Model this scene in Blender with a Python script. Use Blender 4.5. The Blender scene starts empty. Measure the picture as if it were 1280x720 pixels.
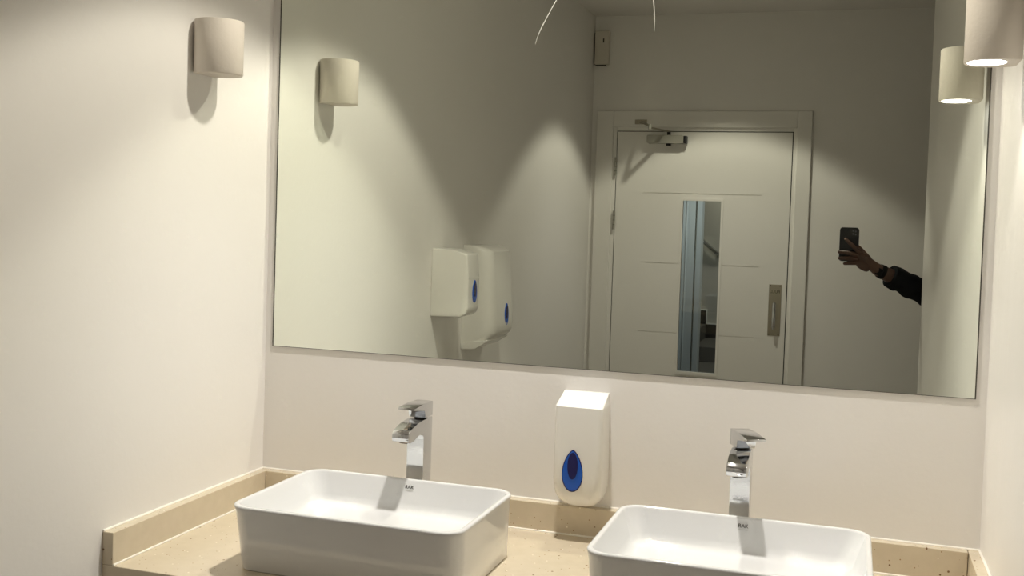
import bpy, bmesh, math, random
from mathutils import Vector, Matrix, noise
random.seed(4)
C = bpy.context.scene.collection
S = bpy.context.scene
PI = math.pi

# ---------------------------------------------------------------- camera, world, lights, exposure
EYE = 1.57                      # camera height above the floor; the mesh code below works relative to it
cam_d = bpy.data.cameras.new('camera')
cam = bpy.data.objects.new('camera', cam_d); C.objects.link(cam)
cr = Vector((0.9519, 0.3046, 0.0327)); cf = Vector((-0.3035, 0.9522, -0.0359)); cu = cr.cross(cf)
cr = cf.cross(cu).normalized(); cu.normalize(); cf.normalize()
Mx = Matrix((( cr.x, cu.x, -cf.x, 0), (cr.y, cu.y, -cf.y, -2.25), (cr.z, cu.z, -cf.z, EYE), (0, 0, 0, 1)))
cam.matrix_world = Mx
cam_d.sensor_width = 36; cam_d.lens = 1332.76 / 1280 * 36
cam_d.shift_y = -(360 - 321.9) / 1280
cam_d.clip_start = 0.002; cam_d.clip_end = 60
S.camera = cam

world = bpy.data.worlds.new('world'); S.world = world; world.use_nodes = True
world.node_tree.nodes['Background'].inputs[0].default_value = (0.8, 0.85, 0.9, 1)
world.node_tree.nodes['Background'].inputs[1].default_value = 0.02

def spot(name, loc, power, half, blend, rad, col, rot=(0, 0, 0)):
    d = bpy.data.lights.new(name, 'SPOT'); d.energy = power; d.spot_size = math.radians(half * 2)
    d.spot_blend = blend; d.shadow_soft_size = rad; d.color = col
    o = bpy.data.objects.new(name, d); C.objects.link(o); o.location = loc; o.rotation_euler = rot
    return o
WARM = (1.0, 0.935, 0.785)      # the outer spill of these lamps is yellower than their core
CORE = (1.0, 0.955, 0.93)
spot('downlight_lamp', (-0.55, -0.35, EYE + 1.05), 42, 52, 0.18, 0.032, WARM)
spot('downlight_core_lamp', (-0.55, -0.35, EYE + 1.05), 58, 42, 0.8, 0.032, CORE)
spot('downlight_lamp', (-0.62, -2.67, EYE + 1.05), 28, 51, 0.22, 0.032, WARM)
spot('downlight_core_lamp', (-0.62, -2.67, EYE + 1.05), 17, 42, 0.8, 0.032, CORE)

S.view_settings.view_transform = 'Standard'; S.view_settings.look = 'None'
S.view_settings.gamma = 1; S.view_settings.use_curve_mapping = False
S.view_settings.exposure = 0.0
S.cycles.max_bounces = 14; S.cycles.diffuse_bounces = 8; S.cycles.glossy_bounces = 6
S.cycles.transmission_bounces = 8
S.cycles.use_denoising = True
S.cycles.caustics_reflective = True          # the mirror throws the lamps' light back on the walls
S.cycles.blur_glossy = 0.0
S.cycles.use_guiding = True
S.cycles.sample_clamp_indirect = 0.0

# ---------------------------------------------------------------- materials
def mat(name, col, rough=0.5, metal=0, spec=0.5, trans=0, ior=1.45, emit=None, estr=0, bump=0, bscale=60, var=0, vscale=3, coat=0, stretch=None, sss=0):
    m = bpy.data.materials.new(name); m.use_nodes = True
    nt = m.node_tree; b = nt.nodes['Principled BSDF']; I = b.inputs
    I['Base Color'].default_value = (*col, 1); I['Roughness'].default_value = rough; I['Metallic'].default_value = metal
    I['Specular IOR Level'].default_value = spec; I['Transmission Weight'].default_value = trans; I['IOR'].default_value = ior
    I['Coat Weight'].default_value = coat
    if sss:
        I['Subsurface Weight'].default_value = sss; I['Subsurface Radius'].default_value = (0.02, 0.02, 0.015)
    if emit: I['Emission Color'].default_value = (*emit, 1); I['Emission Strength'].default_value = estr
    tc = nt.nodes.new('ShaderNodeTexCoord'); src = tc.outputs['Object']
    if stretch:
        mp = nt.nodes.new('ShaderNodeMapping'); mp.inputs['Scale'].default_value = stretch
        nt.links.new(src, mp.inputs['Vector']); src = mp.outputs['Vector']
    if bump:
        n = nt.nodes.new('ShaderNodeTexNoise'); n.inputs['Scale'].default_value = bscale; n.inputs['Detail'].default_value = 4
        nt.links.new(src, n.inputs['Vector'])
        bp = nt.nodes.new('ShaderNodeBump'); bp.inputs['Strength'].default_value = bump; bp.inputs['Distance'].default_value = 0.002
        nt.links.new(n.outputs['Fac'], bp.inputs['Height']); nt.links.new(bp.outputs['Normal'], I['Normal'])
    if var:
        n = nt.nodes.new('ShaderNodeTexNoise'); n.inputs['Scale'].default_value = vscale; n.inputs['Detail'].default_value = 6
        nt.links.new(src, n.inputs['Vector'])
        mx = nt.nodes.new('ShaderNodeMix'); mx.data_type = 'RGBA'
        mx.inputs[6].default_value = (*[c * (1 - var) for c in col], 1); mx.inputs[7].default_value = (*[min(1, c * (1 + var)) for c in col], 1)
        nt.links.new(n.outputs['Fac'], mx.inputs[0]); nt.links.new(mx.outputs[2], I['Base Color'])
    return m
M = {}
M['paint'] = mat('wall_paint', (0.80, 0.784, 0.764), 0.62, spec=0.3, bump=0.12, bscale=90, var=0.02, vscale=2.5)
M['paint_roller'] = mat('rollered_wall_paint', (0.80, 0.784, 0.764), 0.40, spec=0.5, bump=0.5, bscale=9, var=0.02, vscale=2.5, stretch=(1, 9, 0.8))
M['ceiling'] = mat('ceiling_paint', (0.80, 0.78, 0.76), 0.85)
M['floor'] = mat('floor_tile', (0.20, 0.17, 0.14), 0.45, var=0.1, vscale=8)
M['gloss'] = mat('satin_white_woodwork', (0.78, 0.765, 0.735), 0.33, bump=0.05, bscale=30)
M['ceramic'] = mat('white_ceramic', (0.72, 0.73, 0.745), 0.06, coat=0.4)
M['chrome'] = mat('chrome', (0.62, 0.63, 0.65), 0.09, 1, bump=0.05, bscale=200)
M['steel'] = mat('satin_steel', (0.40, 0.37, 0.31), 0.33, 1)
M['alu'] = mat('silver_paint', (0.36, 0.35, 0.31), 0.35, 0.4)
M['plastic'] = mat('white_plastic', (0.80, 0.79, 0.76), 0.22, bump=0.02, bscale=20)
M['cream_plastic'] = mat('cream_plastic', (0.66, 0.62, 0.55), 0.5)
M['blue'] = mat('blue_window_plastic', (0.015, 0.10, 0.52), 0.15)
M['navy'] = mat('dark_blue_plastic', (0.012, 0.012, 0.09), 0.12)
M['plaster'] = mat('sconce_plaster', (0.66, 0.61, 0.55), 0.75, bump=0.3, bscale=120)
M['bulb'] = mat('lit_lamp_lens', (1, 1, 1), 0.4, emit=(1, 0.98, 0.93), estr=9)
M['bulb_off'] = mat('unlit_lamp_lens', (0.55, 0.53, 0.48), 0.3)
M['mirror'] = mat('mirror_silver', (0.85, 0.885, 0.815), 0.0, 1)
M['mirror_edge'] = mat('mirror_edge_dark', (0.07, 0.065, 0.055), 0.4)
M['pale_streak'] = mat('streak_white', (0.34, 0.34, 0.30), 0.6)
M['seal'] = mat('white_sealant', (0.86, 0.83, 0.76), 0.4)
M['black'] = mat('black_plastic', (0.012, 0.012, 0.014), 0.35)
M['watch'] = mat('watch_rubber', (0.008, 0.008, 0.009), 0.75, spec=0.2)
M['dark'] = mat('dark_slot', (0.02, 0.018, 0.015), 0.7)
M['screen'] = mat('phone_screen', (0.02, 0.02, 0.022), 0.08)
M['lens'] = mat('camera_lens_glass', (0.10, 0.10, 0.12), 0.05)
M['phone_case'] = mat('phone_case', (0.012, 0.012, 0.016), 0.38)
M['skin'] = mat('brown_skin', (0.085, 0.045, 0.032), 0.45, bump=0.3, bscale=150, var=0.12, vscale=30)
M['nail'] = mat('finger_nail', (0.45, 0.30, 0.25), 0.3)
M['shirt'] = mat('black_cloth', (0.010, 0.011, 0.013), 0.9, spec=0.1, bump=0.4, bscale=300)
M['trousers'] = mat('dark_grey_cloth', (0.03, 0.03, 0.035), 0.9)
M['hair'] = mat('black_hair', (0.01, 0.008, 0.007), 0.6)
M['glass'] = mat('door_glass', (0.93, 0.97, 0.97), 0.0, trans=1.0, ior=1.45)
M['hall'] = mat('hall_paint', (0.42, 0.41, 0.37), 0.7)
M['hall_cool'] = mat('hall_cool_paint', (0.68, 0.72, 0.72), 0.5)
M['carpet'] = mat('dark_carpet', (0.10, 0.095, 0.085), 0.95, var=0.2, vscale=20)
M['skirt'] = mat('black_skirting', (0.01, 0.01, 0.01), 0.4)
M['wood'] = mat('vanity_laminate', (0.30, 0.26, 0.2), 0.5)

def quartz():
    m = mat('beige_quartz', (0.62, 0.53, 0.39), 0.22); nt = m.node_tree; b = nt.nodes['Principled BSDF']
    tc = nt.nodes.new('ShaderNodeTexCoord')
    col = None
    base = nt.nodes.new('ShaderNodeTexNoise'); base.inputs['Scale'].default_value = 40; base.inputs['Detail'].default_value = 6
    nt.links.new(tc.outputs['Object'], base.inputs['Vector'])
    mx = nt.nodes.new('ShaderNodeMix'); mx.data_type = 'RGBA'
    mx.inputs[6].default_value = (0.560, 0.485, 0.365, 1); mx.inputs[7].default_value = (0.650, 0.575, 0.45, 1)
    nt.links.new(base.outputs['Fac'], mx.inputs[0]); col = mx.outputs[2]
    for sc, th, keep, c in ((75, 0.165, 0.14, (0.20, 0.12, 0.06)), (150, 0.20, 0.12, (0.33, 0.22, 0.12)), (110, 0.18, 0.07, (0.86, 0.80, 0.68))):
        v = nt.nodes.new('ShaderNodeTexVoronoi'); v.inputs['Scale'].default_value = sc
        nt.links.new(tc.outputs['Object'], v.inputs['Vector'])
        lt = nt.nodes.new('ShaderNodeMath'); lt.operation = 'LESS_THAN'; lt.inputs[1].default_value = th
        nt.links.new(v.outputs['Distance'], lt.inputs[0])
        sp = nt.nodes.new('ShaderNodeSeparateColor'); nt.links.new(v.outputs['Color'], sp.inputs[0])
        l2 = nt.nodes.new('ShaderNodeMath'); l2.operation = 'LESS_THAN'; l2.inputs[1].default_value = keep
        nt.links.new(sp.outputs[0], l2.inputs[0])
        mu = nt.nodes.new('ShaderNodeMath'); mu.operation = 'MULTIPLY'
        nt.links.new(lt.outputs[0], mu.inputs[0]); nt.links.new(l2.outputs[0], mu.inputs[1])
        x = nt.nodes.new('ShaderNodeMix'); x.data_type = 'RGBA'; x.inputs[7].default_value = (*c, 1)
        nt.links.new(mu.outputs[0], x.inputs[0]); nt.links.new(col, x.inputs[6]); col = x.outputs[2]
    nt.links.new(col, b.inputs['Base Color'])
    return m
M['quartz'] = quartz()

# ---------------------------------------------------------------- mesh helpers
TOP = []
def obj(name, bm, m, parent=None, smooth=None, bevel=0, seg=2):
    if bevel:
        bmesh.ops.bevel(bm, geom=[e for e in bm.edges], offset=bevel, segments=seg, profile=0.5, affect='EDGES')
    bmesh.ops.recalc_face_normals(bm, faces=bm.faces)
    me = bpy.data.meshes.new(name); bm.to_mesh(me); bm.free()
    me.materials.append(m)
    if smooth is not None:
        me.polygons.foreach_set('use_smooth', [True] * len(me.polygons))
        me.set_sharp_from_angle(angle=math.radians(smooth))
    o = bpy.data.objects.new(name, me); C.objects.link(o)
    if parent is not None:
        o.parent = parent
        root = parent
        while root.parent: root = root.parent
        if parent.type == 'EMPTY' or True:
            # meshes are written in room coordinates; bring them into the parent's frame
            w = Vector((0, 0, 0)); p = parent
            while p: w += p.location; p = p.parent
            o.location = -w
    else:
        TOP.append(o)
    return o
def empty(name, loc):
    o = bpy.data.objects.new(name, None); C.objects.link(o); o.location = loc; o.empty_display_size = 0.05
    TOP.append(o); return o
def tag(o, label=None, cat=None, group=None, kind=None):
    if label: o['label'] = label
    if cat: o['category'] = cat
    if group: o['group'] = group
    if kind: o['kind'] = kind
    return o
def add_box(bm, a, b):
    vs = [bm.verts.new((x, y, z)) for x in (a[0], b[0]) for y in (a[1], b[1]) for z in (a[2], b[2])]
    for f in ((0, 1, 3, 2), (4, 6, 7, 5), (0, 4, 5, 1), (2, 3, 7, 6), (0, 2, 6, 4), (1, 5, 7, 3)):
        bm.faces.new([vs[i] for i in f])
def boxes(*ab):
    bm = bmesh.new()
    for a, b in ab: add_box(bm, a, b)
    return bm
def prism(poly, axis, a, b):
    bm = bmesh.new()
    def P(u, v, t):
        return {'x': (t, u, v), 'y': (u, t, v), 'z': (u, v, t)}[axis]
    A = [bm.verts.new(P(u, v, a)) for u, v in poly]; B = [bm.verts.new(P(u, v, b)) for u, v in poly]
    bm.faces.new(A); bm.faces.new(B[::-1]); n = len(poly)
    for i in range(n): bm.faces.new((A[i], A[(i + 1) % n], B[(i + 1) % n], B[i]))
    return bm
def loft(rings, cap0=True, cap1=True):
    bm = bmesh.new(); R = [[bm.verts.new(p) for p in r] for r in rings]
    for A, B in zip(R, R[1:]):
        n = len(A)
        for i in range(n): bm.faces.new((A[i], A[(i + 1) % n], B[(i + 1) % n], B[i]))
    if cap0: bm.faces.new(R[0][::-1])
    if cap1: bm.faces.new(R[-1])
    return bm
def rrect(hw, hd, r, n=6):
    r = min(r, hw * 0.999, hd * 0.999); out = []
    for cx, cy, a0 in ((hw - r, hd - r, 0), (-hw + r, hd - r, 90), (-hw + r, -hd + r, 180), (hw - r, -hd + r, 270)):
        for k in range(n + 1):
            a = math.radians(a0 + 90 * k / n); out.append((cx + r * math.cos(a), cy + r * math.sin(a)))
    return out
def tube(pts, rad, n=10, caps=True, bm=None):
    bm = bm or bmesh.new(); pts = [Vector(p) for p in pts]; R = []
    rad = rad if isinstance(rad, (list, tuple)) else [rad] * len(pts)
    up = Vector((0.13, 0.21, 0.97)).normalized()
    for i, p in enumerate(pts):
        t = (pts[min(i + 1, len(pts) - 1)] - pts[max(i - 1, 0)]).normalized()
        a = t.cross(up).normalized(); b = a.cross(t)
        R.append([bm.verts.new(p + (a * math.cos(2 * PI * k / n) + b * math.sin(2 * PI * k / n)) * rad[i]) for k in range(n)])
    for A, B in zip(R, R[1:]):
        for i in range(n): bm.faces.new((A[i], A[(i + 1) % n], B[(i + 1) % n], B[i]))
    if caps: bm.faces.new(R[0][::-1]); bm.faces.new(R[-1])
    return bm
def text_mesh(txt, size, depth, m, parent, place, name):
    cu_ = bpy.data.curves.new('lettering', 'FONT'); cu_.body = txt; cu_.size = size; cu_.extrude = depth
    cu_.align_x = 'CENTER'; cu_.align_y = 'CENTER'
    t = bpy.data.objects.new('lettering', cu_)
    me = bpy.data.meshes.new_from_object(t); bpy.data.objects.remove(t)
    bm = bmesh.new(); bm.from_mesh(me); bpy.data.meshes.remove(me)
    bm.transform(place)
    return obj(name, bm, m, parent)
def skin(name, verts, edges, root, m, parent=None, sub=2, smooth=180):
    me = bpy.data.meshes.new(name); me.from_pydata([v[0] for v in verts], edges, [])
    o = bpy.data.objects.new(name, me); C.objects.link(o)
    md = o.modifiers.new('skin', 'SKIN'); md.use_smooth_shade = True
    sv = me.skin_vertices[0].data
    for i, v in enumerate(verts):
        r = v[1]; sv[i].radius = (r, r) if not isinstance(r, tuple) else r
        sv[i].use_root = (i == root)
    s = o.modifiers.new('sub', 'SUBSURF'); s.levels = s.render_levels = sub
    dg = bpy.context.evaluated_depsgraph_get(); dg.update()
    ev = o.evaluated_get(dg); m2 = bpy.data.meshes.new_from_object(ev)
    bpy.data.objects.remove(o)
    bm = bmesh.new(); bm.from_mesh(m2); bpy.data.meshes.remove(m2)
    return obj(name, bm, m, parent, smooth=smooth)

# ---------------------------------------------------------------- room (z measured from eye level here)
WY = -0.0432; FL = -EYE; CE = 1.075
YF = -3.322                                   # face of the door
XR = 0.262; YE = -2.242
def struct(name, bm, m, **k):
    return tag(obj(name, bm, m, **k), kind='structure')
struct('floor', boxes(((-1.6, -4.0, FL - 0.1), (1.9, 0.1, FL))), M['floor'])
struct('ceiling', boxes(((-1.6, -3.43, CE), (1.9, 0.1, CE + 0.1))), M['ceiling'])
struct('wall_back', boxes(((-1.5, WY, FL), (0.45, 0.1, CE))), M['paint'])
# left wall: slightly out of true near the corner
poly = [(-1.3045, WY), (-1.3075, -0.3), (-1.3085, -0.62), (-1.315, -0.8), (-1.325, -1.0), (-1.330, -1.2), (-1.330, -3.5), (-1.45, -3.5), (-1.45, WY)]
struct('wall_left', prism(poly, 'z', FL, CE), M['paint'], smooth=20)
poly = [(0.2565, WY), (0.2600, -0.15), (XR, -0.3), (XR, YE + 0.004), (XR + 0.004, YE), (0.40, YE), (0.40, WY)]
struct('wall_right', prism(poly, 'z', FL, CE), M['paint_roller'], smooth=20)
struct('wall_alcove', boxes(((0.40, -1.10, FL), (1.7, -1.0, CE))), M['paint'])
struct('wall_alcove_side', boxes(((1.7, -3.43, FL), (1.8, -1.0, CE))), M['paint'])
WF = YF - 0.008
struct('wall_far', boxes(((-1.45, WF - 0.1, FL), (-1.2155, WF, CE)), ((-0.279, WF - 0.1, FL), (1.8, WF, CE)), ((-1.2155, WF - 0.1, 0.498), (-0.279, WF, CE))), M['paint'])

# door surround
t = tag(empty('trim_1', (-0.757, WF, FL)), kind='structure')
A0, A1, AT = -1.3015, -0.2129, 0.5812
i0, i1, iT = -1.2125, -0.283, 0.497
for x0, x1 in ((A0, i0), (i1, A1)):
    obj('architrave', boxes(((x0, WF, FL), (x1, WF + 0.018, AT if x0 > -1 else AT))), M['gloss'], t, bevel=0.003)
obj('architrave', boxes(((i0 + .0005, WF, iT), (i1 - .0005, WF + 0.0175, AT))), M['gloss'], t, bevel=0.003)
for x0, x1 in ((i0 - 0.004, -1.1935), (-0.3005, i1 + 0.004)):
    obj('door_lining', boxes(((x0, WF - 0.10, FL), (x1, WF + 0.006, 0.4995))), M['gloss'], t, bevel=0.002)
obj('door_lining', boxes(((-1.1935, WF - 0.10, 0.4790), (-0.3005, WF + 0.006, 0.4995))), M['gloss'], t, bevel=0.002)
obj('door_stop', boxes(((-1.1935, WF - 0.09, FL), (-1.182, WF - 0.06, 0.479)), ((-0.312, WF - 0.09, FL), (-0.3005, WF - 0.06, 0.479)), ((-1.182, WF - 0.09, 0.468), (-0.312, WF - 0.06, 0.479))), M['gloss'], t)

obj('leaf_gap_shade', boxes(((-1.1934, YF - 0.03, FL), (-1.1885, YF - 0.012, 0.479)), ((-0.3055, YF - 0.03, FL), (-0.3006, YF - 0.012, 0.479)), ((-1.1885, YF - 0.03, 0.4748), (-0.3055, YF - 0.012, 0.479))), M['dark'], t)  # dark filler standing in for the shade in the gap round the leaf
# door
d = tag(empty('door_1', (-1.19, YF - 0.02, FL)), kind='structure')
d['label'] = 'white door with a tall narrow glass panel and horizontal grooves'
xs = [-1.1890, -1.045, -0.846, -0.826, -0.651, -0.631, -0.443, -0.3050]
zs = [FL + 0.006, -1.2785, -1.2745, -0.9185, -0.9145, -0.7690, -0.7520, -0.560, -0.556, -0.202, -0.198, 0.1230, 0.1350, 0.158, 0.162, 0.4745]
groove = {1, 3, 7, 9, 13}
bm = bmesh.new()
for i in range(7):
    for j in range(15):
        if 2 <= i <= 4 and 5 <= j <= 11: 
            continue
        y1 = YF - 0.0035 if (j in groove and 1 <= i <= 5) else YF
        add_box(bm, (xs[i], YF - 0.044, zs[j]), (xs[i + 1], y1, zs[j + 1]))
obj('door_leaf', bm, M['gloss'], d)
wx0, wx1, wz0, wz1 = -0.846, -0.631, -0.769, 0.135
b = 0.011
obj('glazing_bead', boxes(((wx0, YF - 0.02, wz0), (wx0 + b, YF + 0.006, wz1)), ((wx1 - b, YF - 0.02, wz0), (wx1, YF + 0.006, wz1)),
    ((wx0 + b, YF - 0.02, wz1 - b), (wx1 - b, YF + 0.006, wz1)), ((wx0 + b, YF - 0.02, wz0), (wx1 - b, YF + 0.006, wz0 + b + .004))), M['gloss'], d)
obj('glass_pane', boxes(((wx0 + .002, YF - 0.027, wz0 + .002), (wx1 - .002, YF - 0.021, wz1 - .002))), M['glass'], d)
# pull plate and handle
pl = obj('pull_plate', boxes(((-0.389, YF, -0.541), (-0.3275, YF + 0.0025, -0.283))), M['steel'], d, bevel=0.001)
for z in (-0.378, -0.498):
    obj('handle_mount', tube([(-0.359, YF + 0.002, z), (-0.359, YF + 0.03, z)], 0.007, 12), M['chrome'], pl, smooth=40)
obj('handle', tube([(-0.359, YF + 0.030, -0.372), (-0.359, YF + 0.034, -0.385), (-0.359, YF + 0.035, -0.44), (-0.359, YF + 0.034, -0.493), (-0.359, YF + 0.030, -0.506)], [0.005, 0.0085, 0.0085, 0.0085, 0.005], 12), M['chrome'], pl, smooth=50)
rotT = Matrix.Rotation(PI, 4, 'Z') @ Matrix.Rotation(PI / 2, 4, 'X')
text_mesh('PULL', 0.021, 0.0003, M['dark'], pl, Matrix.Translation((-0.358, YF + 0.0029, -0.320)) @ rotT, 'lettering')
for sx in (-0.381, -0.3355):
    for sz in (-0.290, -0.534):
        obj('screw', tube([(sx, YF + 0.002, sz), (sx, YF + 0.0032, sz)], 0.0028, 8), M['dark'], pl)
# hinges
for z0, z1 in ((0.245, 0.340), (-0.035, 0.062), (-1.42, -1.32)):
    hb = tube([(-1.1925, YF + 0.010, z0), (-1.1925, YF + 0.010, z1)], 0.006, 10)
    h = obj('hinge', hb, M['alu'], d, smooth=40)
    for k in range(1, 4):
        z = z0 + (z1 - z0) * k / 4
        obj('knuckle_joint', tube([(-1.1925, YF + 0.010, z - .001), (-1.1925, YF + 0.010, z + .001)], 0.0064, 10), M['dark'], h)
# closer
cl = obj('door_closer', prism(rrect(0.094, 0.021, 0.008, 3), 'y', YF, YF + 0.045), M['alu'], d, smooth=40)
cl.data.transform(Matrix.Translation((-0.934, 0, 0.434)))
obj('closer_end_cap', boxes(((-0.840, YF + .002, 0.414), (-0.823, YF + 0.043, 0.452))), M['black'], cl, bevel=0.003)
obj('closer_spindle', tube([(-0.918, YF + 0.024, 0.402), (-0.918, YF + 0.024, 0.472)], [0.013, 0.009], 12), M['dark'], cl, smooth=40)
E1 = (-0.985, -3.125, 0.478)
bm = bmesh.new()
def bar(bm, a, b_, w, h):
    a, b_ = Vector(a), Vector(b_); tt = (b_ - a).normalized(); s = tt.cross(Vector((0, 0, 1))).normalized() * w; u_ = Vector((0, 0, h))
    v = [bm.verts.new(p + i * s + j * u_) for p in (a, b_) for i, j in ((-1, -1), (1, -1), (1, 1), (-1, 1))]
    for f in ((0, 1, 2, 3), (7, 6, 5, 4), (0, 4, 5, 1), (1, 5, 6, 2), (2, 6, 7, 3), (3, 7, 4, 0)): bm.faces.new([v[i] for i in f])
bar(bm, (-0.918, YF + 0.024, 0.474), E1, 0.010, 0.003)
obj('closer_arm', bm, M['steel'], cl)
bm = bmesh.new(); bar(bm, (E1[0], E1[1], 0.486), (-1.062, WF + 0.034, 0.522), 0.008, 0.003)
obj('closer_arm', bm, M['steel'], cl)
obj('arm_pivot', tube([(E1[0], E1[1], 0.470), (E1[0], E1[1], 0.494)], 0.009, 10), M['alu'], cl, smooth=40)
obj('arm_bracket', boxes(((-1.098, WF + .018, 0.512), (-1.035, WF + 0.024, 0.536)), ((-1.074, WF + .024, 0.514), (-1.052, WF + 0.044, 0.528))), M['steel'], cl, bevel=0.001)

# ---------------------------------------------------------------- stairwell seen through the door glass
HX0 = -4.2; HX1 = 0.8; HY1 = -11.25
struct('floor_hallway', boxes(((HX0, HY1, FL - 0.1), (HX1, -4.0, FL))), M['carpet'])
struct('ceiling_hallway', boxes(((HX0, HY1, CE), (HX1, -3.43, CE + 0.1))), M['ceiling'])
struct('wall_hallway_back', boxes(((HX0, HY1 - 0.1, FL), (HX1, HY1, CE))), M['hall'])
struct('wall_hallway_left', boxes(((HX0 - 0.1, HY1, FL), (HX0, -3.43, CE))), M['hall'])
struct('wall_hallway_right', boxes(((HX1, HY1, FL), (HX1 + 0.1, -3.43, CE))), M['hall'])
struct('wall_hallway_partition', boxes(((HX0, -9.35, FL), (-1.595, -9.2, CE))), M['hall_cool'])
tr = tag(empty('trim_2', (-1.56, -9.2, FL)), kind='structure')
obj('casing', boxes(((-1.575, -9.36, FL), (-1.522, -9.18, CE - 0.02))), M['hall_cool'], tr, bevel=0.003)
obj('casing', boxes(((-1.69, -9.20, FL), (-1.68, -9.19, CE - 0.02))), M['hall_cool'], tr, bevel=0.003)
obj('casing', boxes(((-1.76, -9.20, FL), (-1.73, -9.185, CE - 0.02))), M['hall_cool'], tr, bevel=0.003)
st = tag(empty('staircase', (-1.7, -10.7, FL)), 'carpeted stairs descending to the right seen through the door glass', 'stairs')
SY0, SY1 = -10.2, -11.22
EX = -1.700; RUN = 0.27; RISE = 0.172
for k in range(5):        # k=0 lowest, to the right
    x1 = EX + RUN * (1 - k) ; z1 = FL + RISE * (k + 1)
    obj('tread', boxes(((x1 - RUN, SY1, FL), (x1, SY0, z1))), M['carpet'], st, bevel=0.004)
bm = bmesh.new()
for k in range(5):
    x1 = EX + RUN * (1 - k) - 0.0; z1 = FL + RISE * (k + 1)
    add_box(bm, (x1 - RUN, HY1 + .001, z1), (x1 + .001, HY1 + 0.03, z1 + 0.17))
obj('stair_skirting', bm, M['skirt'], st)
bm = bmesh.new()
for k in range(5):
    x1 = EX + RUN * (1 - k); z1 = FL + RISE * (k + 1)
    add_box(bm, (x1 - RUN, HY1 + .001, z1 + 0.17), (x1 + .012, HY1 + 0.035, z1 + 0.183))
    add_box(bm, (x1 + .001, HY1 + .001, z1 ), (x1 + .012, HY1 + 0.035, z1 + 0.17))
obj('skirting_cap', bm, M['gloss'], st)
hr = obj('handrail', tube([(-2.5, HY1 + 0.07, 0.43), (-1.82, HY1 + 0.07, -0.150), (-1.60, HY1 + 0.07, -0.335), (-1.575, HY1 + 0.06, -0.345), (-1.575, HY1, -0.345)], 0.024, 12), M['chrome'], smooth=60)
tag(hr, 'dark shiny handrail sloping down on the stairwell wall behind the door glass', 'handrail')
obj('rail_bracket', tube([(-2.0, HY1, -0.03), (-2.0, HY1 + 0.07, 0.0)], 0.008, 8), M['chrome'], hr)

# ---------------------------------------------------------------- mirror
MY = -0.047
mr = tag(empty('wall_mirror', (-0.52, WY, -0.32)), 'large frameless wall mirror with dark edges above the two basins', 'mirror')
mp = [(-1.2823, -0.3148), (0.2356, -0.3148), (0.2356, 0.78), (-1.2823, 0.78)]
obj('mirror_backing', prism([(-1.2850, -0.3150), (0.2372, -0.3150), (0.2372, 0.781), (-1.2850, 0.781)], 'y', WY, MY + 0.0008), M['mirror_edge'], mr)
obj('mirror_glass', prism([(-1.2813, -0.3138), (0.2346, -0.3138), (0.2346, 0.779), (-1.2813, 0.779)], 'y', MY + 0.0009, MY), M['mirror'], mr)
obj('pale_streak', tube([(-0.612, MY, 0.486), (-0.621, MY, 0.469), (-0.632, MY, 0.450), (-0.643, MY, 0.429), (-0.652, MY, 0.412), (-0.658, MY, 0.399), (-0.662, MY, 0.388), (-0.6655, MY, 0.376)], [.0014, .0014, .0013, .0015, .0016, .0013, .0009, .0003], 6), M['pale_streak'], mr)  # thin pale streaks laid on the glass, tapering downwards
obj('pale_streak', tube([(-0.414, MY, 0.490), (-0.413, MY, 0.463), (-0.4105, MY, 0.440), (-0.4095, MY, 0.420), (-0.409, MY, 0.398)], [.0013, .0013, .0012, .0010, .0003], 6), M['pale_streak'], mr)

# ---------------------------------------------------------------- counter
CT = -0.668; UT = -0.606; CY = -0.603; XL = -1.3075
ct = tag(empty('countertop', (-0.52, -0.32, CT)), 'beige speckled stone countertop with raised upstands under the mirror', 'countertop')
obj('slab', boxes(((XL, CY, CT - 0.06), (0.2565, WY, CT))), M['quartz'], ct, bevel=0.0015)
obj('upstand', boxes(((XL + .0235, WY - 0.021, CT + .0002), (0.2345, WY, UT))), M['quartz'], ct, bevel=0.0015)
obj('upstand', boxes(((XL - .0005, CY, CT + .0002), (XL + 0.023, WY, UT))), M['quartz'], ct, bevel=0.0015)
obj('upstand', boxes(((0.2355, CY, CT + .0002), (0.2595, WY, UT))), M['quartz'], ct, bevel=0.0015)
obj('apron', boxes(((XL, CY + 0.012, CT - 0.16), (0.2565, CY + 0.03, CT - 0.061))), M['quartz'], ct)
def bead(a, b_, r, name='sealant_bead'):
    return obj(name, tube([a, b_], r, 8), M['seal'], ct, smooth=60)
bead((XL + 0.024, CY + .001, CT + .001), (XL + 0.024, WY - 0.022, CT + .001), 0.0022)
bead((XL + 0.024, WY - 0.022, CT + .001), (0.235, WY - 0.022, CT + .001), 0.0022)
bead((0.2345, CY + .001, CT + .001), (0.2345, WY - 0.022, CT + .001), 0.0022)
bead((XL + .0005, CY + .001, UT + .0005), (XL + .0035, WY, UT + .0005), 0.0026)
bead((XL, WY - .001, UT + .0005), (0.2565, WY - .001, UT + .0005), 0.0024)
bead((0.2600, CY + .001, UT + .0005), (0.2565, WY, UT + .0005), 0.0026)

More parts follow.
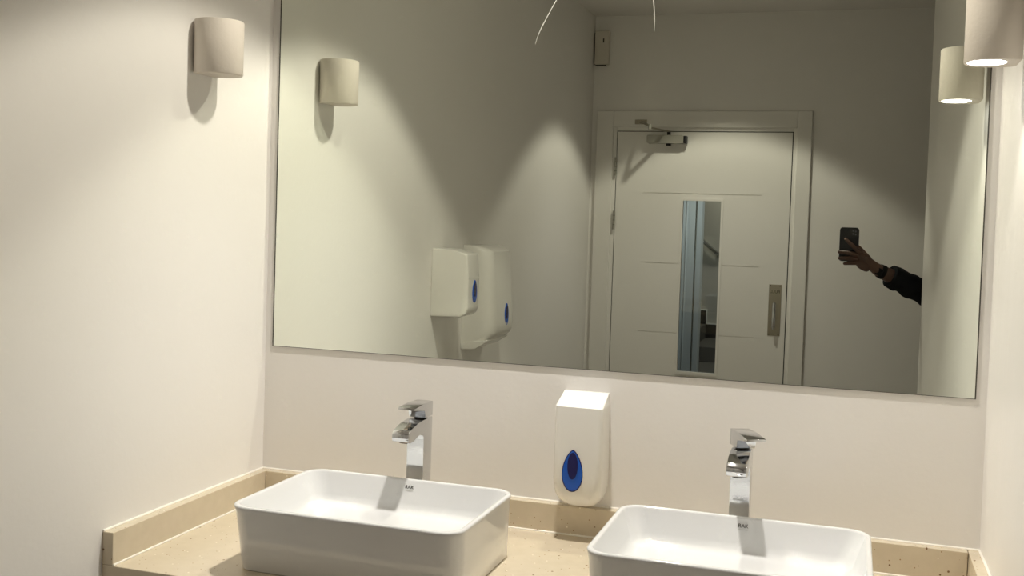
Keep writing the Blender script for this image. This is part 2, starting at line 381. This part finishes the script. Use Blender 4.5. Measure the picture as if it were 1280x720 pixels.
# ---------------------------------------------------------------- basins
RZ = -0.540
def basin(cx, label):
    yb, yf = -0.232, -0.562; cy = (yb + yf) / 2; hw, hd = 0.2275, (yb - yf) / 2
    o = tag(empty('wash_basin', (cx, cy, CT)), label, 'basin', 'vessel basins on the countertop')
    H = RZ - CT
    prof = [(0.0, -0.009, .026), (0.003, -0.006, .030), (H * .5, -0.004, .036), (H - .012, -0.0015, .040), (H - .004, 0, .040), (H - .001, -.001, .0395), (H, -.0035, .038),
            (H, -.0075, .035), (H - .001, -.0095, .034), (H - .004, -.0105, .033), (H * .80, -0.0185, .033), (H - .045, -.0255, .034), (H - .055, -.0295, .034),
            (H - .061, -.036, .033), (H - .064, -.046, .030), (H - .0655, -.062, .026), (H - .067, -.09, .022), (H - .069, -.14, .016)]
    # the front leans in towards its foot more than the other sides do
    rings = [[(cx + x, cy + y + (0.026 * (1 - z / H) * (0.5 - y / (2 * hd)) if i < 4 else 0), CT + z) for x, y in rrect(hw + ins, hd + ins, r, 8)] for i, (z, ins, r) in enumerate(prof)]
    obj('bowl', loft(rings), M['ceramic'], o, smooth=50)
    obj('drain', tube([(cx, cy, RZ - .072), (cx, cy, RZ - .0665), (cx, cy, RZ - .065)], [.03, .03, .026], 24), M['chrome'], o, smooth=40)
    al = math.atan2(0.008, H * .20 - .004)
    # maker's mark on the inner back wall
    yy = yb - .0153
    R = Matrix.Translation((cx + 0.003, yy, RZ - 0.0150)) @ Matrix.Rotation(PI / 2 - al, 4, 'X')
    text_mesh('RAK', 0.0098, 0.0002, M['dark'], o, R, 'maker_mark')
    bm = boxes(((-0.0085, -0.0070, -.0002), (0.0085, -0.0064, .0002))); bm.transform(R)
    obj('mark_underline', bm, M['pale_streak'], o)
    return o
basin(-0.8455, 'left of the two white rectangular basins, beside the left wall')
basin(-0.1740, 'right of the two white rectangular basins, by the soap dispenser')

# ---------------------------------------------------------------- taps
def tap(cx, label, swing):
    o = tag(empty('basin_tap', (cx, -0.172, CT)), label, 'tap', 'tall chrome taps behind the basins')
    w = 0.0185
    poly = [(-0.150, CT), (-0.150, -0.424), (-0.180, -0.424), (-0.205, -0.4245), (-0.228, -0.4265), (-0.250, -0.4305), (-0.268, -0.4345), (-0.2755, -0.4410), (-0.2770, -0.4500), (-0.2740, -0.4575),
            (-0.265, -0.4610), (-0.248, -0.4590), (-0.230, -0.4540), (-0.215, -0.4500), (-0.205, -0.4510), (-0.198, -0.455), (-0.195, -0.464), (-0.195, CT)]
    ob = obj('body', prism(poly, 'x', cx - w, cx + w), M['chrome'], o, bevel=0.0016, smooth=40)
    obj('base_plinth', boxes(((cx - .0215, -0.198, CT), (cx + .0215, -0.147, CT + 0.004))), M['chrome'], o, bevel=0.001)
    obj('outlet', tube([(cx, -0.258, -0.4585), (cx, -0.2595, -0.4630)], 0.0085, 14), M['dark'], o)
    Rm = Matrix.Translation((cx, -0.171, 0)) @ Matrix.Rotation(swing, 4, 'Z') @ Matrix.Translation((-cx, 0.171, 0))
    nb = tube([(cx, -0.171, -0.4245), (cx, -0.171, -0.417)], 0.0135, 16); obj('neck', nb, M['dark'], o, smooth=40)
    lv = prism([(-0.150, -0.4215), (-0.150, -0.391), (-0.200, -0.390), (-0.247, -0.3925), (-0.249, -0.397), (-0.222, -0.401), (-0.194, -0.4045), (-0.190, -0.4215)], 'x', cx - 0.0185, cx + 0.0185)
    lv.transform(Rm); obj('lever', lv, M['chrome'], o, bevel=0.001, smooth=40)
tap(-0.8535, 'chrome square-column tap behind the left basin, lever pointing straight forward', 0.0)
tap(-0.1850, 'chrome square-column tap behind the right basin, lever swung to the right', math.radians(24))

# ---------------------------------------------------------------- dispensers
def drop_poly(h, w, n=28):
    out = []
    for k in range(n):
        t_ = 2 * PI * k / n
        # teardrop: point at the top, round at the bottom
        x = w / 2 * math.sin(t_) * (math.sin(t_ / 2) ** 0.42)
        z = h / 2 * math.cos(t_)
        out.append((x, z))
    return out
def ell(h, w, n=20): return [(w / 2 * math.sin(2 * PI * k / n), h / 2 * math.cos(2 * PI * k / n)) for k in range(n)]
sx = -0.5245; sd = tag(empty('soap_dispenser', (sx, WY, -0.48)), 'white soap dispenser with a blue teardrop window on the wall between the basins', 'soap dispenser')
rings = []
for z, dd, hw, r in ((-0.3610, .010, .0480, .004), (-0.3612, .012, .0485, .005), (-0.3835, .071, .0505, .007), (-0.3850, .0735, .0507, .008), (-0.40, .0745, .0508, .010), (-0.47, .0760, .0510, .012), (-0.535, .0770, .0515, .014), (-0.555, .0765, .0508, .018),
                  (-0.570, .0735, .0485, .022), (-0.582, .068, .0445, .026), (-0.590, .060, .038, .028), (-0.5955, .050, .030, .026), (-0.598, .036, .020, .018)):
    ring = []
    y0 = WY - .0005; y1 = WY - dd; r = min(r, hw * .9, dd * .45)
    ring.append((sx + hw, y0, z)); 
    for k in range(6):
        a = math.radians(90 * k / 5); ring.append((sx + hw - r + r * math.cos(a), y1 + r - r * math.sin(a), z))
    for k in range(6):
        a = math.radians(90 + 90 * k / 5); ring.append((sx - hw + r + r * math.cos(a), y1 + r - r * math.sin(a), z))
    ring.append((sx - hw, y0, z)); rings.append(ring)
obj('cover', loft(rings), M['plastic'], sd, smooth=35)
bm = prism([(x, z) for x, z in drop_poly(0.083, 0.047)], 'y', WY - 0.0785, WY - 0.0740); bm.transform(Matrix.Translation((-0.5325, 0, -0.5165)))
wdw = obj('level_window', bm, M['blue'], sd, bevel=0.0006, seg=1)
bm = prism(drop_poly(0.088, 0.051), 'y', WY - 0.0778, WY - 0.0740); bm.transform(Matrix.Translation((-0.5325, 0, -0.5165)))
obj('window_rim', bm, M['navy'], sd)
bm = prism(ell(0.056, 0.022), 'y', WY - 0.0800, WY - 0.0770); bm.transform(Matrix.Translation((-0.5320, 0, -0.5060)))
obj('window_centre', bm, M['navy'], wdw)

# on the left wall, seen in the mirror
WX = -1.330
def wall_dispenser(name, prof, y0, y1, label, cat, dropx, dropy, dropz, dh, dw, r):
    o = tag(empty(name, (WX, (y0 + y1) / 2, prof[0][1])), label, cat)
    obj('cover', prism(prof, 'y', y1, y0), M['plastic'], o, bevel=r, seg=3, smooth=40)
    bm = prism(drop_poly(dh, dw), 'x', 0, 0.004); 
    bm.transform(Matrix.Translation((dropx, dropy, dropz)))
    w_ = obj('level_window', bm, M['blue'], o)
    bm = prism(ell(dh * .62, dw * .45), 'x', 0, 0.0015); bm.transform(Matrix.Translation((dropx + .004, dropy, dropz + dh * .08)))
    obj('window_centre', bm, M['navy'], w_)
    return o
o1 = wall_dispenser('soap_dispenser', [(WX, -0.104), (-1.262, -0.107), (-1.203, -0.119), (-1.197, -0.20), (-1.196, -0.300), (-1.203, -0.318), (-1.222, -0.329), (WX, -0.332)],
    -1.135, -1.243, 'smaller white dispenser with blue teardrop on the left wall, reflected left in the mirror', 'soap dispenser', -1.198, -1.196, -0.245, 0.076, 0.046, 0.006)
o2 = empty('towel_dispenser', (WX, -1.56, -0.11))
tag(o2, 'larger white paper towel dispenser behind the smaller one, reflected in the mirror', 'towel dispenser')
# bowed cover: loft of horizontal sections
rings = []
for z, dep, r in ((-0.0985, .045, .02), (-0.102, .062, .03), (-0.110, .088, .04), (-0.120, .103, .045), (-0.20, .110, .048), (-0.30, .118, .05), (-0.385, .123, .05), (-0.410, .121, .05), (-0.425, .112, .048), (-0.445, .085, .04), (-0.462, .055, .03), (-0.469, .03, .015)):
    y0, y1 = -1.440, -1.70; ring = [(WX + .0005, y0, z)]
    for k in range(7):
        a = math.radians(90 * k / 6); ring.append((WX + dep - r + r * math.sin(a) , y0 - r * .9 + r * .9 * math.cos(a), z))
    ring.append((WX + dep + .006, (y0 + y1) / 2, z))
    for k in range(7):
        a = math.radians(90 * k / 6); ring.append((WX + dep - r + r * math.cos(a), y1 + r * .9 - r * .9 * math.sin(a), z))
    ring.append((WX + .0005, y1, z)); rings.append(ring)
obj('cover', loft(rings), M['plastic'], o2, smooth=50)
obj('tray_lip', prism([(WX + .002, -0.452), (WX + .040, -0.444), (WX + .10, -0.436), (WX + .10, -0.441), (WX + .055, -0.4695), (WX + .002, -0.474)], 'y', -1.682, -1.437), M['plastic'], o2, bevel=0.002)
bm = prism(drop_poly(0.080, 0.046), 'x', 0, 0.005); bm.transform(Matrix.Translation((WX + 0.1235, -1.575, -0.350)))
w_ = obj('level_window', bm, M['blue'], o2)
bm = prism(ell(0.05, 0.02), 'x', 0, 0.0015); bm.transform(Matrix.Translation((WX + .1285, -1.575, -0.343)))
obj('window_centre', bm, M['navy'], w_)

# cream box high in the corner by the door
bx = tag(empty('wall_box', (-1.29, WF, 0.905)), 'small cream wall box with a dark slot high in the corner left of the door', 'wall box')
bm = boxes(((-1.322, WF, 0.820), (-1.247, WF + 0.038, 0.995))); 
obj('cover', bm, M['cream_plastic'], bx, bevel=0.006, smooth=40)
obj('slot', boxes(((-1.279, WF + .037, 0.932), (-1.272, WF + 0.0395, 0.954))), M['dark'], bx, bevel=0.001)
obj('box_gap_shade', boxes(((-1.3255, WF, 0.822), (-1.3222, WF + 0.03, 0.985)), ((-1.318, WF, 0.8170), (-1.265, WF + 0.02, 0.8198))), M['dark'], bx)  # dark strips standing in for shade along the box's side and underside

# ---------------------------------------------------------------- wall lights
def sconce(cx, cy, side, wallx, lit, label):
    """half-round plaster tube with its flat back on the wall; side=+1 wall lies towards -x"""
    r = 0.0505; z0, z1 = (0.2790, 0.3895) if side == 1 else (0.2836, 0.3945)
    o = tag(empty('wall_light', (wallx, cy, z0)), label, 'wall light', 'cylindrical wall lights beside the mirror')
    def sec(rr, back):
        pts = []
        d0 = abs(cx - wallx)
        n = 40
        for k in range(n + 1):
            a = -PI / 2 - 0.75 + (PI + 1.5) * k / n
            x = math.cos(a) * rr; y = math.sin(a) * rr
            x = max(x, -d0 + back)
            pts.append((cx + side * x, cy + y))
        return pts
    A = sec(r, 0.0005); B = sec(r - 0.006, 0.008); Bi = sec(r - 0.008, 0.009); A2 = sec(r - 0.0012, 0.0005)
    rings = [[(x, y, z0 + .0012) for x, y in Bi], [(x, y, z0 + .001) for x, y in B], [(x, y, z0) for x, y in A2], [(x, y, z0 + .0015) for x, y in A],
             [(x, y, z1 - .0015) for x, y in A], [(x, y, z1) for x, y in A2], [(x, y, z1 + .0001) for x, y in B], [(x, y, z1 - .012) for x, y in Bi]]
    obj('shade', loft(rings, True, True), M['plaster'], o, smooth=40)
    bc = (cx + side * 0.015, cy - 0.001)
    obj('lamp_lens', tube([(bc[0], bc[1], z0 + 0.004), (bc[0], bc[1], z0 + 0.0004)], 0.030, 28), M['bulb'] if lit else M['plaster'], o, smooth=40)
    return bc
sconce(-1.2690, -0.318, 1, -1.3075, False, 'unlit cylindrical cream wall light on the left wall')
bc = sconce(0.2140, -0.3215, -1, XR, True, 'lit cylindrical cream wall light on the right wall')
spot('wall_light_lamp', (bc[0], bc[1], EYE + 0.2836 - 0.012), 1.5, 36, 0.4, 0.025, (1.0, 0.92, 0.80))
spot('hallway_fill', (-0.9, -8.2, EYE + 1.0), 60, 70, 0.6, 0.12, (0.94, 0.98, 1.0), rot=(math.radians(-12), 0, 0))  # unseen light added to brighten the hall behind the glass
spot('stairwell_fill', (-1.2, -10.6, EYE + 1.0), 34, 75, 0.5, 0.15, (1.0, 0.92, 0.80))  # second unseen light, put in to lift the stairs

# ceiling downlights (lamp positions above)
for x, y, lab in ((-0.55, -0.35, 'round white recessed downlight in the ceiling over the basins'), (-0.62, -2.67, 'round white recessed downlight in the ceiling near the door')):
    f = tag(empty('downlight', (x, y, CE)), lab, 'downlight')
    pts = [(0.048, CE - .0005), (0.048, CE - .003), (0.036, CE - .006), (0.033, CE - .0005)]
    rings = [[(x + r_ * math.cos(2 * PI * k / 32), y + r_ * math.sin(2 * PI * k / 32), z) for k in range(32)] for r_, z in pts]
    obj('trim_ring', loft(rings, False, False), M['gloss'], f, smooth=40)
    obj('lamp_lens', tube([(x, y, CE - .0003), (x, y, CE - .003)], 0.031, 24), M['bulb'], f)

# ---------------------------------------------------------------- the phone that takes the picture
F2 = Vector((-0.3037, 0.9528, 0)); R2 = Vector((0.9528, 0.3037, 0)); U2 = Vector((0, 0, 1))
def PH(a, n, h):           # a: along the phone's width, n: towards the mirror, h: up
    return Vector((0, -2.25, 0)) + R2 * a + F2 * n + U2 * h
ph = empty('mobile_phone', PH(-0.018, -0.010, -0.145))
tag(ph, 'black mobile phone held upright, reflected in the mirror', 'phone')
pm = Matrix((( R2.x, F2.x, 0, 0), (R2.y, F2.y, 0, -2.25), (0, 0, 1, 0), (0, 0, 0, 1)))
bm = prism([(x - 0.0165, z - 0.0560) for x, z in rrect(0.0370, 0.0670, 0.010, 5)], 'y', -0.0135, -0.0045); bm.transform(pm)
obj('phone_body', bm, M['phone_case'], ph, bevel=0.0015, smooth=40)
bm = prism([(x - 0.0165, z - 0.0560) for x, z in rrect(0.0345, 0.0645, 0.008, 5)], 'y', -0.0142, -0.0135); bm.transform(pm)
obj('screen', bm, M['screen'], ph)
bm = prism([(x + 0.0040, z - 0.0080) for x, z in rrect(0.0150, 0.0150, 0.005, 4)], 'y', -0.0046, -0.0036); bm.transform(pm)
cb = obj('camera_block', bm, M['black'], ph)
for a_, h_ in ((0.0, -0.002), (0.010, -0.004), (0.010, -0.016), (0.0, -0.014)):
    bm = tube([(a_, -0.0037, h_), (a_, -0.0029, h_)], 0.0036, 14); bm.transform(pm)
    obj('camera_lens', bm, M['lens'], cb)

# ---------------------------------------------------------------- the person holding it (only the left forearm shows in the mirror)
def V(*p): return Vector(p)
sh_l = V(0.520, -2.50, -0.155); sh_r = V(0.900, -2.64, -0.155); elbow = V(0.330, -2.355, -0.262)
wrist = PH(0.093, -0.006, -0.147) ; palm = PH(0.045, 0.004, -0.102); fore = (wrist * .45 + elbow * .55)
verts = []; edges = []
def add(p, r, prev=None):
    verts.append((tuple(p), r)); i = len(verts) - 1
    if prev is not None: edges.append((prev, i))
    return i
pel = add(V(0.72, -2.58, -0.62), 0.135)
wst = add(V(0.72, -2.585, -0.48), 0.120, pel)
chs = add(V(0.715, -2.58, -0.27), 0.135, wst)
nkb = add(V(0.705, -2.57, -0.13), 0.062, chs)
nk = add(V(0.70, -2.565, -0.08), 0.052, nkb)
hd0 = add(V(0.695, -2.555, -0.02), 0.066, nk)
hd1 = add(V(0.69, -2.545, 0.055), 0.083, hd0)
hd2 = add(V(0.69, -2.55, 0.125), 0.072, hd1)
sl = add(sh_l, 0.055, chs)
ua = add(sh_l * .5 + elbow * .5, 0.044, sl)
el = add(elbow, 0.040, ua)
fa = add(fore, 0.037, el)
fb = add(wrist * .8 + elbow * .2, 0.031, fa)
wr = add(wrist, (0.0255, 0.0255), fb)
pm0 = add(wrist * .55 + palm * .45, (0.026, 0.019), wr)
pm1 = add(palm, (0.032, 0.017), pm0)
sr = add(sh_r, 0.055, chs)
e2 = add(V(0.955, -2.60, -0.44), 0.040, sr)
w2 = add(V(0.93, -2.52, -0.68), 0.026, e2)
h2 = add(V(0.925, -2.50, -0.76), 0.030, w2)
for s, hipx in ((-1, 0.63), (1, 0.81)):
    hp = add(V(hipx, -2.585, -0.70), 0.085, pel)
    kn = add(V(hipx, -2.57, -1.10), 0.055, hp)
    an = add(V(hipx, -2.60, -1.48), 0.036, kn)
    add(V(hipx, -2.48, -1.53), 0.032, an)
person = skin('person', verts, edges, pel, M['skin'])
tag(person, 'person reaching in from the right holding up a phone, dark sleeve and wrist watch', 'person')
# fingers: each a chain rooted in the palm, joined to the body mesh afterwards
def finger(pts, rads):
    o = skin('finger', [(tuple(p), r) for p, r in zip(pts, rads)], [(i, i + 1) for i in range(len(pts) - 1)], 0, M['skin'], sub=2)
    TOP.remove(o); return o
fs = []
fr = [0.0110, 0.0100, 0.0088, 0.0078, 0.0066]
# index: runs up the back of the phone
fs.append(finger([PH(0.046, 0.002, -0.092), PH(0.026, 0.013, -0.078), PH(0.008, 0.017, -0.061), PH(-0.012, 0.011, -0.046), PH(-0.0285, 0.004, -0.034)], fr))
# middle and ring: across the phone, tips curled past its left edge
fs.append(finger([PH(0.040, 0.004, -0.100), PH(0.010, 0.013, -0.092), PH(-0.018, 0.013, -0.088), PH(-0.041, 0.006, -0.087), PH(-0.0560, 0.001, -0.0875)], fr))
fs.append(finger([PH(0.038, 0.003, -0.112), PH(0.010, 0.014, -0.110), PH(-0.016, 0.014, -0.110), PH(-0.040, 0.006, -0.111), PH(-0.0535, 0.000, -0.1125)], fr))
fs.append(finger([PH(0.040, 0.001, -0.124), PH(0.016, 0.011, -0.127), PH(-0.005, 0.011, -0.129), PH(-0.022, 0.006, -0.131), PH(-0.0330, 0.001, -0.133)], [r * .95 for r in fr]))
# thumb, on the screen side
fs.append(finger([PH(0.060, -0.006, -0.106), PH(0.040, -0.020, -0.090), PH(0.022, -0.026, -0.072), PH(0.006, -0.0235, -0.058)], [.0135, .0115, .0100, .0085]))
# heel and web of the hand, filling between knuckles and palm
fs.append(finger([PH(0.075, 0.000, -0.122), PH(0.048, 0.003, -0.104), PH(0.026, 0.006, -0.096)], [.021, .0215, .014]))
fs.append(finger([PH(0.078, 0.000, -0.146), PH(0.048, 0.002, -0.134), PH(0.018, 0.005, -0.124)], [.024, .024, .017]))
# face: nose, ears and lips as small swellings of the head
hc = V(0.69, -2.545, 0.05)
fs.append(finger([hc + V(0, .078, .015), hc + V(0, .095, -.01), hc + V(0, .088, -.022)], [.007, .011, .009]))
for s in (-1, 1):
    fs.append(finger([hc + V(s * .076, -.005, .015), hc + V(s * .084, -.008, -.005), hc + V(s * .078, -.003, -.025)], [.010, .012, .007]))
fs.append(finger([hc + V(-.02, .074, -.045), hc + V(0, .080, -.045), hc + V(.02, .074, -.045)], [.005, .007, .005]))
bm = bmesh.new(); bm.from_mesh(person.data)
for f in fs: bm.from_mesh(f.data); 
bm.to_mesh(person.data); bm.free()
person.data.polygons.foreach_set('use_smooth', [True] * len(person.data.polygons))
for f in fs: bpy.data.objects.remove(f)
for s in (-1, 1):
    bm = bmesh.new(); bmesh.ops.create_icosphere(bm, subdivisions=2, radius=0.0125)
    bm.transform(Matrix.Translation(hc + V(s * .030, .070, .018))); obj('eye', bm, M['gloss'], person, smooth=180)
bm = bmesh.new(); bmesh.ops.create_icosphere(bm, subdivisions=3, radius=1)
for v in bm.verts:
    v.co = Vector((v.co.x * .089, v.co.y * .098, v.co.z * .085)) * (1 + .02 * noise.noise(v.co * 6))
bmesh.ops.bisect_plane(bm, geom=bm.verts[:] + bm.edges[:] + bm.faces[:], plane_co=(0, 0.02, -0.0), plane_no=(0, 0.75, -0.66), clear_outer=True)
bm.transform(Matrix.Translation(hc + V(0, -.012, .045))); obj('hair', bm, M['hair'], person, smooth=180)
# nail on the index finger
bm = bmesh.new(); bmesh.ops.create_icosphere(bm, subdivisions=2, radius=1)
for v in bm.verts: v.co = Vector((v.co.x * .0050, v.co.y * .0018, v.co.z * .0046))
bm.transform(Matrix.Rotation(0.6, 4, 'Y')); bm.transform(Matrix.Translation((-0.026, 0.0105, -0.0345))); bm.transform(pm)
obj('finger_nail', bm, M['nail'], person, smooth=180)
# shirt
cuff = wrist * .74 + elbow * .26
sv = []; se = []
def sadd(p, r, prev=None):
    sv.append((tuple(p), r)); i = len(sv) - 1
    if prev is not None: se.append((prev, i))
    return i
a = sadd(V(0.72, -2.58, -0.68), 0.155); b1 = sadd(V(0.72, -2.585, -0.48), 0.142, a); c1 = sadd(V(0.715, -2.58, -0.27), 0.155, b1); c2 = sadd(V(0.705, -2.572, -0.155), 0.085, c1)
s1 = sadd(sh_l, 0.070, c1); s2 = sadd(sh_l * .5 + elbow * .5 , 0.058, s1); s3 = sadd(elbow, 0.056, s2)
k = 7; prev = s3
for i in range(1, k + 1):
    f_ = i / k; p = elbow.lerp(cuff, f_); p += V(0, 0, 0.003 * math.sin(i * 2.4))
    prev = sadd(p, 0.0575 - 0.0115 * f_ + 0.0035 * math.sin(i * 1.9), prev)
s4 = sadd(sh_r, 0.070, c1); s5 = sadd(V(0.955, -2.60, -0.44), 0.055, s4); s6 = sadd(V(0.935, -2.54, -0.62), 0.045, s5)
shirt = skin('shirt', sv, se, a, M['shirt'], person, sub=3)
for v in shirt.data.vertices:
    n_ = noise.noise(v.co * 28) * .006 + noise.noise(v.co * 70) * .0025
    v.co += v.normal * n_
# turned-back cuff
ax = (elbow - wrist).normalized()
obj('cuff', tube([cuff - ax * .010, cuff - ax * .009, cuff + ax * .012, cuff + ax * .026, cuff + ax * .028], [.036, .0450, .0475, .0480, .042], 24), M['shirt'], shirt, smooth=50)
wc = wrist * .84 + elbow * .16 - ax * .022
wt = obj('wrist_watch', tube([wc - ax * .010, wc - ax * .009, wc + ax * .009, wc + ax * .010], [.0255, .0272, .0282, .0262], 24), M['watch'], person, smooth=50)
side = F2
bm = prism(rrect(0.014, 0.014, 0.005, 4), 'y', 0, 0.007)
zz = Vector((0, 0, 1)); q = Matrix.Translation(wc + F2 * 0.024) @ pm.to_3x3().to_4x4() @ Matrix.Rotation(math.radians(25), 4, 'Y')
bm.transform(q); obj('watch_case', bm, M['watch'], wt, bevel=0.001)
# trousers and shoes
tv = []; te = []
def tadd(p, r, prev=None):
    tv.append((tuple(p), r)); i = len(tv) - 1
    if prev is not None: te.append((prev, i))
    return i
a = tadd(V(0.72, -2.58, -0.60), 0.148)
for hipx in (0.63, 0.81):
    hp = tadd(V(hipx, -2.585, -0.72), 0.102, a); kn = tadd(V(hipx, -2.57, -1.10), 0.078, hp); an = tadd(V(hipx, -2.60, -1.45), 0.062, kn); 
skin('trousers', tv, te, a, M['trousers'], person)
for hipx in (0.63, 0.81):
    rings = []
    for z, l0, l1, w_s in ((-1.57, -0.085, 0.185, .046), (-1.55, -0.088, 0.19, .048), (-1.53, -0.085, 0.175, .046), (-1.50, -0.07, 0.10, .042), (-1.47, -0.055, 0.045, .038)):
        rings.append([(hipx + w_s * math.cos(t_), -2.60 + (l0 + l1) / 2 + (l1 - l0) / 2 * math.sin(t_), z) for t_ in [2 * PI * k / 20 for k in range(20)]])
    obj('shoe', loft(rings), M['black'], person, smooth=50)

# everything above was written from eye level: lift it so that the floor is z = 0
for o in TOP: o.location.z += EYE
